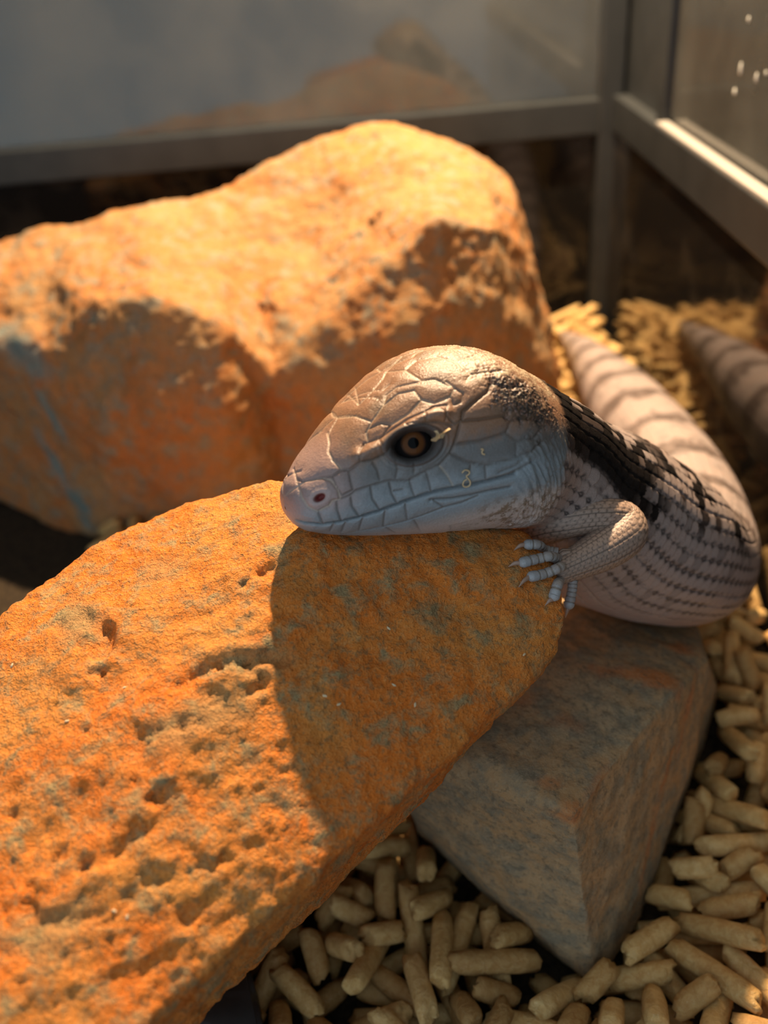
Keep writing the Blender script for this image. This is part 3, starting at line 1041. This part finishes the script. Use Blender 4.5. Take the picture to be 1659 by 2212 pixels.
def toe_deco(S, A, r, L):
    ring = np.clip((L - S) / L, 0, 1)
    n = 9.0
    ph = n * (1 - ring) ** .72 if False else n * (1 - np.clip(S / L, 0, 1)) ** 1.35
    g = np.abs(np.sin(np.pi * ph))
    gap = np.exp(-(g / .30) ** 2) * sstep(S, 0, .5) * (1 - sstep(S, L * .90, L * .95))
    pale_ = np.array([.36, .335, .32])
    c = mix(np.broadcast_to(pale_, S.shape + (3,)), np.broadcast_to(np.array([.17, .12, .075]), S.shape + (3,)), gap * .85)
    c = mix(c, np.broadcast_to(np.array([.39, .40, .41]), S.shape + (3,)), sstep(S, L * .74, L * .84) * (1 - gap))
    return -.20 * gap, c


front_bvh = bvh_of(ROCKS[0])


def on_rock(px, py, lift, fb):
    h = front_bvh.ray_cast(Vector(CAM), Vector(ray(px, py)).normalized())
    if h[0] is None or (Vector(CAM) - h[0]).length > fb * 1.35:
        return at(px, py, fb)
    return np.array(h[0]) + np.array(h[1]) * lift * 1e-3


def c8(x, y):
    return 1080 + x / 4.879, 1060 + y / 4.879


wr_ = on_rock(1212, 1232, 3.6, .2005)
dw = float((wr_ - CAM) @ fwd)
arm = [at(1150, 1145, dw + .013), at(1215, 1124, dw + .0070), at(1290, 1114, dw + .0068), at(1340, 1124, dw + .0095), at(1348, 1152, dw + .0075), at(1308, 1183, dw + .005), at(1262, 1208, dw + .0025), wr_]
pxm = F / (dw * 1e3)                         # pixels per mm at the hand
sweep(arm, [5.0, 4.6, 4.5, 5.0, 5.4, 5.2, 4.3, 3.3], 96, 24, 1.0, deco=arm_deco(26, 1.5), cap=True)
toes = [[(600, 660), (470, 622), (380, 618), (285, 604)], [(620, 730), (490, 742), (380, 752), (225, 762)], [(640, 800), (560, 852), (440, 892), (325, 928)], [(690, 830), (640, 920), (585, 1010), (552, 1105)], [(770, 830), (765, 940), (755, 1060), (728, 1195)]]
claws = [(150, 640), (85, 815), (185, 1022), (465, 1225), (690, 1340)]
toe_end = []
fbd = dw + .0005
for k, tpts in enumerate(toes):
    path = []
    for m, p in enumerate(tpts):
        lift = (3.0, 2.0, 1.5, 1.3)[m]
        path.append(on_rock(*c8(*p), lift, fbd))
    Cn, T, r = sweep(path, [1.45, 1.25, 1.2, 1.28], 40, 22, .92, deco=toe_deco)
    toe_end.append((path[-1], T[-1]))
# the back of the hand
hand = [wr_, on_rock(*c8(700, 740), 3.0, fbd), on_rock(*c8(640, 790), 2.2, fbd)]
sweep(hand, [3.3, 3.1, 2.2], 64, 20, .62, up=tuple(-fwd), deco=arm_deco(26, .8))

# --- one mesh
Vall = np.vstack(verts)
Call = np.vstack(cols_)
Fall = np.vstack(quads)
me = mesh_np('skink_body', Vall, Fall)
ca = me.color_attributes.new('pigment', 'FLOAT_COLOR', 'POINT')
ca.data.foreach_set('color', np.column_stack([Call, np.ones(len(Call))]).astype(np.float32).ravel())

t = NT('reptile_skin')
at_ = t.n('ShaderNodeAttribute', attribute_name='pigment')
c = t.coord()
sp1 = t.noise(2600, 3, 0.7, c)
colr = t.mix(t.ramp(sp1, [(0.35, (0.78, 0.78, 0.78)), (0.65, (1.12, 1.12, 1.12))]), at_.outputs['Color'], at_.outputs['Color'])
mul = t.n('ShaderNodeMix', data_type='RGBA', blend_type='MULTIPLY')
mul.inputs['Factor'].default_value = 1.0
t.l(at_.outputs['Color'], mul.inputs['A'])
t.l(t.ramp(sp1, [(0.3, (0.80, 0.80, 0.80)), (0.7, (1.0, 1.0, 1.0))]), mul.inputs['B'])
t.l(mul.outputs['Result'], t.b.inputs['Base Color'])
t.l(t.ramp(t.noise(900, 4, 0.7, c), [(0.35, (0.27, 0.27, 0.27)), (0.7, (0.46, 0.46, 0.46))]), t.b.inputs['Roughness'])
t.b.inputs['Specular IOR Level'].default_value = 0.42
t.b.inputs['Subsurface Weight'].default_value = 0.12
t.b.inputs['Subsurface Radius'].default_value = (1.0, 0.45, 0.3)
t.b.inputs['Subsurface Scale'].default_value = 0.0012
bw = t.n('ShaderNodeRGBToBW')
t.l(at_.outputs['Color'], bw.inputs[0])
mr = t.n('ShaderNodeMapRange')
mr.inputs['From Min'].default_value = 0.01
mr.inputs['From Max'].default_value = 0.16
mr.inputs['To Min'].default_value = 0.06
mr.inputs['To Max'].default_value = 0.55
t.l(bw.outputs[0], mr.inputs['Value'])
t.l(mr.outputs[0], t.b.inputs['Specular IOR Level'])
t.l(t.bump(sp1, 0.5, 0.00028), t.b.inputs['Normal'])
M['skin'] = t.m

foot = Vector((float(ctrl_b[4][0]), float(ctrl_b[4][1]), 0.0))
skink = bpy.data.objects.new('skink', None)
COL.objects.link(skink)
skink.location = foot
skink.empty_display_size = 0.01
tag(skink, 'banded grey and pink skink with its head raised on the orange rock', 'lizard')


def part(name, me, mat, parent=None, label=None):
    o = link(name, me, mat, parent or skink)
    if parent is None:
        o.matrix_parent_inverse = Matrix.Translation(-foot)
    if label:
        o['label'] = label
    return o


body_o = part('body', me, M['skin'])

# eyes: amber iris, round pupil
t = NT('amber_eye')
tc = t.n('ShaderNodeTexCoord').outputs['Object']
sep = t.n('ShaderNodeSeparateXYZ')
t.l(tc, sep.inputs[0])
ln = t.n('ShaderNodeVectorMath', operation='LENGTH')
cmb = t.n('ShaderNodeCombineXYZ')
t.l(sep.outputs['X'], cmb.inputs['X'])
t.l(sep.outputs['Y'], cmb.inputs['Y'])
t.l(cmb.outputs[0], ln.inputs[0])
mm = t.n('ShaderNodeMath', operation='MULTIPLY')
t.l(ln.outputs['Value'], mm.inputs[0])
mm.inputs[1].default_value = 1 / 0.005
t.l(t.ramp(mm.outputs[0], [(0.0, (.002, .002, .002)), (0.215, (.001, .001, .001)), (0.235, (.11, .043, .015)), (0.39, (.12, .043, .013)), (0.45, (.07, .03, .015)), (0.52, (.012, .01, .01))]), t.b.inputs['Base Color'])
t.b.inputs['Roughness'].default_value = 0.06
t.b.inputs['Specular IOR Level'].default_value = 0.08
M['eye'] = t.m
for sgn in (1, -1):
    bm = bmesh.new()
    bmesh.ops.create_uvsphere(bm, u_segments=48, v_segments=32, radius=0.0046)
    me = bpy.data.meshes.new('eye')
    bm.to_mesh(me)
    bm.free()
    for pl in me.polygons:
        pl.use_smooth = True
    pe, ne = ep.copy(), en.copy()
    pe[1] *= sgn
    ne[1] *= sgn
    cen = pe - ne * (4.85 / SC)
    cw = hpos(*cen)
    nw = -ne[0] * HA + ne[1] * HL + ne[2] * HU
    gz = nw
    rot = Vector(gz).to_track_quat('Z', 'Y').to_matrix().to_4x4()
    e = link('eye', me, M['eye'], skink)
    e.matrix_parent_inverse = Matrix.Translation(-foot)
    e.matrix_basis = Matrix.Translation(Vector(cw)) @ rot
    e['label'] = 'amber eye with a round black pupil'

# claws
M['claw'] = simple('horn_claw', (0.36, 0.24, 0.18), 0.35, 0.5)
for (pe, T), cp in zip(toe_end, claws):
    tip = on_rock(*c8(*cp), 0.5, fbd + .0003)
    base = pe + T * 0.0008
    mid = (base + tip) / 2 + np.array([0, 0, .0004])
    C4 = catmull(np.column_stack([np.array([base, mid, tip]) * 1e3, [.62, .5, .06]]), 8)
    ringsv = []
    Tn = (tip - base) / np.linalg.norm(tip - base)
    W = np.cross(Tn, [0, 0, 1.0])
    W /= np.linalg.norm(W)
    U = np.cross(W, Tn)
    a = np.linspace(0, 2 * np.pi, 12, endpoint=False)
    for r in C4:
        ringsv.append(r[:3] * 1e-3 + (np.cos(a)[:, None] * W * .8 + np.sin(a)[:, None] * U) * r[3] * 1e-3)
    me = mesh_np('claw', np.vstack(ringsv), grid_faces(len(C4), 12))
    part('claw', me, M['claw'])

# flakes of shed skin by the eye and on the cheek
M['flake'] = simple('shed_flake', (0.62, 0.46, 0.26), 0.5)


def flake(poly, lift, name, label):
    cen = np.mean(poly, axis=0)
    pc, ncam = cast(*cen)
    top, bot = [], []
    for k, p in enumerate(poly):
        q, n = cast(*p)
        if q is None:
            q = pc
        hgt = lift * (1 + .5 * math.sin(k * 2.3))
        top.append(q + ncam * (hgt + .25) * 1e-3)
        bot.append(q + ncam * (hgt - .05) * 1e-3)
    k = len(poly)
    Vv = top + bot + [pc + ncam * (lift + .55) * 1e-3, pc + ncam * (lift + .1) * 1e-3]
    fs = []
    for i in range(k):
        j = (i + 1) % k
        fs += [(i, i + k, j + k, j), (2 * k, i, j), (2 * k + 1, j + k, i + k)]
    bm = bmesh.new()
    vs = [bm.verts.new(Vector(x)) for x in Vv]
    for f in fs:
        bm.faces.new([vs[i] for i in f])
    bmesh.ops.recalc_face_normals(bm, faces=bm.faces)
    m_ = bpy.data.meshes.new(name)
    bm.to_mesh(m_)
    bm.free()
    part(name, m_, M['flake'], label=label)


ce = lambda x, y: (800 + x / 7.9, 860 + y / 7.9)
flake([ce(*p) for p in ((1070, 570), (1120, 560), (1150, 640), (1210, 600), (1270, 560), (1330, 510), (1350, 540), (1260, 610), (1225, 690), (1150, 700), (1105, 750), (1025, 735), (1020, 710), (1100, 680), (1110, 620))], 1.5, 'shed_flake', 'curled yellow flake of shed skin beside the eye')
cs = lambda x, y: (960 + x / 5.82, 780 + y / 5.82)
for pl in (((215, 1400), (250, 1365), (300, 1375), (305, 1410), (270, 1440), (300, 1480), (320, 1520), (300, 1560), (250, 1570), (225, 1545), (240, 1500), (275, 1480)),
           ((450, 1110), (465, 1100), (480, 1115), (465, 1130), (470, 1160), (500, 1170))):
    pts3 = []
    for p in pl:
        q, n = cast(*cs(*p))
        pts3.append(q + n * .5e-3)
    C3 = catmull(np.array(pts3), 5)
    a = np.linspace(0, 2 * np.pi, 6, endpoint=False)
    T = np.gradient(C3, axis=0)
    T /= np.linalg.norm(T, axis=1)[:, None]
    nn = cast(*cs(*pl[0]))[1]
    W = np.cross(T, nn)
    W /= np.linalg.norm(W, axis=1)[:, None]
    rg = C3[:, None] + (np.cos(a)[None, :, None] * W[:, None] + np.sin(a)[None, :, None] * nn[None, None]) * .16e-3
    part('skin_curl', mesh_np('skin_curl', rg.reshape(-1, 3), grid_faces(len(C3), 6)), M['flake'], label='thin pale curl of shed skin on the cheek')

# ------------------------------------------------------------------ wood pellet bedding
def pellet_mat():
    t = NT('pressed_wood')
    c = t.coord()
    inf = t.n('ShaderNodeObjectInfo')
    geo = t.n('ShaderNodeNewGeometry')
    n1 = t.noise(420, 5, 0.65, c, 0.4)
    n2 = t.noise(1700, 3, 0.7, c)
    base = t.mix(t.ramp(n1, [(0.36, (0, 0, 0)), (0.64, (1, 1, 1))]), (0.60, 0.35, 0.115), (0.76, 0.52, 0.215))
    base = t.mix(t.ramp(n2, [(0.55, (0, 0, 0)), (0.75, (.7, .7, .7))]), base, (0.80, 0.64, 0.38))
    rnd = t.n('ShaderNodeMath', operation='ADD')
    t.l(inf.outputs['Random'], rnd.inputs[0])
    t.l(geo.outputs['Random Per Island'], rnd.inputs[1])
    fr_ = t.n('ShaderNodeMath', operation='FRACT')
    t.l(rnd.outputs[0], fr_.inputs[0])
    mul = t.n('ShaderNodeMix', data_type='RGBA', blend_type='MULTIPLY')
    mul.inputs['Factor'].default_value = 1.0
    t.l(base, mul.inputs['A'])
    t.l(t.ramp(fr_.outputs[0], [(0.0, (0.60, 0.53, 0.46)), (0.5, (0.95, 0.93, 0.88)), (1.0, (1.0, 1.0, 1.0))]), mul.inputs['B'])
    t.l(mul.outputs['Result'], t.b.inputs['Base Color'])
    t.b.inputs['Roughness'].default_value = 0.62
    t.b.inputs['Specular IOR Level'].default_value = 0.35
    nrm = t.bump(n1, 0.8, 0.0009)
    t.l(t.bump(n2, 0.5, 0.0003, nrm), t.b.inputs['Normal'])
    return t.m


M['pellet'] = pellet_mat()
PR = 0.0031                                  # pellet radius


def pellet_geo(Lh, seed, na, rings):
    g = np.random.default_rng(seed)
    xs = np.linspace(-Lh, Lh, rings)
    th = np.linspace(0, 2 * np.pi, na, endpoint=False)
    V = []
    bend = g.normal() * .02
    for k, x in enumerate(xs):
        e = 1.0 if 0 < k < rings - 1 else .90
        r = PR * e * (1 + .022 * g.normal(size=na))
        dx = np.zeros(na)
        if k in (0, rings - 1):
            s = -1 if k == 0 else 1
            dx = s * (.0004 * g.normal(size=na) + .0011 * np.cos(th + g.uniform(0, 6.28)))
        V.append(np.stack([x + dx, r * np.cos(th), r * np.sin(th) + bend * (x * x / Lh)], 1))
    ends = []
    for s, k in ((-1, 0), (1, rings - 1)):
        m = V[k].copy()
        m[:, 1:] *= .55
        m[:, 0] += s * (.0003 + .0003 * g.normal(size=na))
        ends.append(m)
    V = [ends[0]] + V + [ends[1]]
    n = len(V)
    Vv = np.vstack(V + [np.array([[-Lh * 1.0, 0, 0], [Lh * 1.0, 0, 0]])])
    fs = [tuple(f) for f in grid_faces(n, na).tolist()]
    a, b = n * na, n * na + 1
    for j in range(na):
        fs.append((a, j, (j + 1) % na))
        fs.append((b, (n - 1) * na + (j + 1) % na, (n - 1) * na + j))
    return Vv, fs


LENS = [0.0055, 0.007, 0.0085, 0.0095, 0.011, 0.0125, 0.0145, 0.006, 0.008, 0.010]
hi_me, lo_geo = [], []
for k, Lh in enumerate(LENS):
    V, fs = pellet_geo(Lh, 100 + k, 14, 6)
    bm_ = mesh_np('pellet', V, fs)
    bm_.materials.append(M['pellet'])
    hi_me.append(bm_)
    lo_geo.append(pellet_geo(Lh, 200 + k, 8, 3))

X0, X1, Y0, Y1, RES = -0.17, WX - .0005, 0.035, WY - .001, 0.0008
nx, ny = int((X1 - X0) / RES), int((Y1 - Y0) / RES)
gx = X0 + (np.arange(nx) + .5) * RES
gy = Y0 + (np.arange(ny) + .5) * RES
GX, GY = np.meshgrid(gx, gy, indexing='ij')
hm = np.full((nx, ny), -0.011)
blocked = np.zeros((nx, ny), bool)
ceil_ = np.full((nx, ny), 9.0)
obstacles = [get_co(m_) for m_ in ROCKS] + [Vall[::3]]
for Vr in obstacles:
    low = Vr[Vr[:, 2] < 0.030]
    ii = ((low[:, 0] - X0) / RES).astype(int)
    jj = ((low[:, 1] - Y0) / RES).astype(int)
    ok = (ii >= 1) & (ii < nx - 1) & (jj >= 1) & (jj < ny - 1)
    ii, jj, zz = ii[ok], jj[ok], low[ok, 2]
    for dx in (-1, 0, 1):
        for dy in (-1, 0, 1):
            np.minimum.at(ceil_, (ii + dx, jj + dy), zz)
tgt = 0.004 * np.exp(-((GX - .10) ** 2 + (GY - .27) ** 2) / .05 ** 2)
pl_list = []
g = np.random.default_rng(21)
tilts = np.radians([-32, -22, -12, 0, 12, 22, 32])
for n_try in range(38000):
    k = int(g.integers(len(LENS)))
    Lh = LENS[k]
    x = g.uniform(X0 + .008, X1 - .004)
    y = Y0 + .008 + (Y1 - Y0 - .012) * g.uniform() ** 1.15
    if y > .42 and n_try > 15000:
        continue
    if n_try > 15000:                         # fill the floor that the photograph shows
        x, y, _z = onz(g.uniform(520, 1690), 1230 + 1040 * g.uniform(), 0.0)
        if not (X0 + .008 < x < X1 - .004 and Y0 + .006 < y < Y1 - .01):
            continue
    yaw = g.uniform(0, np.pi)
    ca_, sa_ = math.cos(yaw), math.sin(yaw)
    i0, i1 = int((x - Lh - .005 - X0) / RES), int((x + Lh + .005 - X0) / RES) + 1
    j0, j1 = int((y - Lh - .005 - Y0) / RES), int((y + Lh + .005 - Y0) / RES) + 1
    i0, j0, i1, j1 = max(i0, 0), max(j0, 0), min(i1, nx), min(j1, ny)
    dx, dy = GX[i0:i1, j0:j1] - x, GY[i0:i1, j0:j1] - y
    al, ac = dx * ca_ + dy * sa_, -dx * sa_ + dy * ca_
    if x + abs(ca_) * Lh + PR > WX - .0005 or y + abs(sa_) * Lh + PR > WY - .013:
        continue
    m_ = (np.abs(al) < Lh) & (np.abs(ac) < PR)
    if m_.sum() < 20:
        continue
    a2, hgt, drop = al[m_], hm[i0:i1, j0:j1][m_], np.sqrt(np.maximum(PR ** 2 - ac[m_] ** 2, 0))
    best = None
    for tl in tilts:
        s = math.tan(tl)
        need = (hgt + drop * .93 - a2 * s).max()      # axis height at the middle so that no point sinks into the pile
        if best is None or need + abs(tl) * .0004 < best[0]:
            best = (need + abs(tl) * .0004, need, tl)
    z, tl = best[1], best[2]
    lay = hm[i0:i1, j0:j1]
    top_ = z + a2 * math.tan(tl) + drop
    if z > 0.0095 + tgt[min(int((x - X0) / RES), nx - 1), min(int((y - Y0) / RES), ny - 1)]:
        continue
    if (top_ > ceil_[i0:i1, j0:j1][m_] - .0003).mean() > .10:
        continue
    lay[m_] = np.maximum(lay[m_], top_)
    pl_list.append((k, x, y, z, yaw, tl))

# which pellets the photograph shows, and how large
occ_v, occ_f, o_ = [], [], 0
for m_ in ROCKS:
    Vr = get_co(m_)
    occ_v += [tuple(v) for v in Vr]
    occ_f += [tuple(i + o_ for i in p.vertices) for p in m_.polygons]
    o_ += len(Vr)
occ = BVHTree.FromPolygons(occ_v, occ_f)
score = []
for (k, x, y, z, yaw, tl) in pl_list:
    c_ = np.array([x, y, z])
    px, py, d_ = proj(c_)
    vis = 0
    if -40 < px < 1700 and -40 < py < 2250:
        ax = np.array([math.cos(yaw) * math.cos(tl), math.sin(yaw) * math.cos(tl), math.sin(tl)]) * LENS[k] * .8
        for q in (c_, c_ + ax, c_ - ax):
            q = q + np.array([0, 0, PR])
            dv = Vector(q - CAM)
            ln_ = dv.length
            h1 = occ.ray_cast(Vector(CAM), dv / ln_, ln_ - .001)
            h2 = skin_bvh.ray_cast(Vector(CAM), dv / ln_, ln_ - .001)
            i_, j_ = min(max(int((q[0] - X0) / RES), 0), nx - 1), min(max(int((q[1] - Y0) / RES), 0), ny - 1)
            if h1[0] is None and h2[0] is None:
                vis += 1 if q[2] > hm[i_, j_] - .003 else .02
    score.append(vis * LENS[k] / d_ ** 2)
order = np.argsort(-np.array(score))
pick = set(int(i) for i in order[:300] if score[i] > 0)
SV, SF, so = [], [], 0
for i, (k, x, y, z, yaw, tl) in enumerate(pl_list):
    rot = Matrix.Rotation(yaw, 4, 'Z') @ Matrix.Rotation(-tl, 4, 'Y') @ Matrix.Rotation(g.uniform(0, 6.28), 4, 'X')
    mt = Matrix.Translation((x, y, z)) @ rot
    if i in pick:
        o = bpy.data.objects.new('wood_pellet', hi_me[k])
        COL.objects.link(o)
        o.matrix_world = mt
        px, py, _d = proj((x, y, z))
        if y > .31:
            tag(o, 'short wood pellet of the bedding behind the lizard, towards the back corner', 'wood pellet', 'pellets towards the back corner')
        elif px < 1290 and y < .25:
            tag(o, 'short wood pellet lying in the gap between orange slab and wedge block', 'wood pellet', 'pellets in the gap between the front rocks')
        else:
            tag(o, 'short wood pellet of the bedding strip between wedge block and side glass', 'wood pellet', 'pellets beside the side glass')
    else:
        V, fs = lo_geo[k]
        R3 = np.array(mt.to_3x3())
        SV.append(V @ R3.T + np.array([x, y, z]))
        SF += [tuple(a + so for a in f) for f in fs]
        so += len(V)
me = mesh_np('pellet_bedding', np.vstack(SV), SF)
bed = tag(link('pellet_bedding', me, M['pellet']), 'loose wood pellet bedding spread over the enclosure floor', 'bedding', kind='stuff')
print('pellets', len(pl_list), 'shown', int((np.array(score) > 0).sum()))

# crumbs of wood dust on the orange slab
M['crumb'] = simple('pale_wood_crumb', (0.72, 0.58, 0.36), 0.7)
for n_, (x, y) in enumerate(((190, 735), (355, 640), (35, 577), (925, 663), (1120, 632), (1180, 688), (963, 687), (325, 1275), (362, 1292), (1490, 545), (1105, 470))):
    px, py = x / 1.3167, 1000 + y / 1.3167
    h = front_bvh.ray_cast(Vector(CAM), Vector(ray(px, py)).normalized())
    if h[0] is None:
        continue
    bm = bmesh.new()
    bmesh.ops.create_icosphere(bm, subdivisions=1, radius=1)
    a = n_ * 2.1
    for v in bm.verts:
        j = 1 + .25 * math.sin(v.index * 5.3 + n_)
        q = Vector((v.co.x * .00055 * j, v.co.y * .00026 * j, v.co.z * .00022))
        q.rotate(Matrix.Rotation(a, 3, 'Z'))
        v.co = q
    me = bpy.data.meshes.new('wood_crumb')
    bm.to_mesh(me)
    bm.free()
    o = link('wood_crumb', me, M['crumb'])
    o.matrix_world = Matrix.Translation(h[0] + h[1] * .00015) @ h[1].to_track_quat('Z', 'Y').to_matrix().to_4x4()
    tag(o, 'tiny pale wood crumb lying on the orange slab', 'wood crumb', 'wood crumbs on the orange slab')
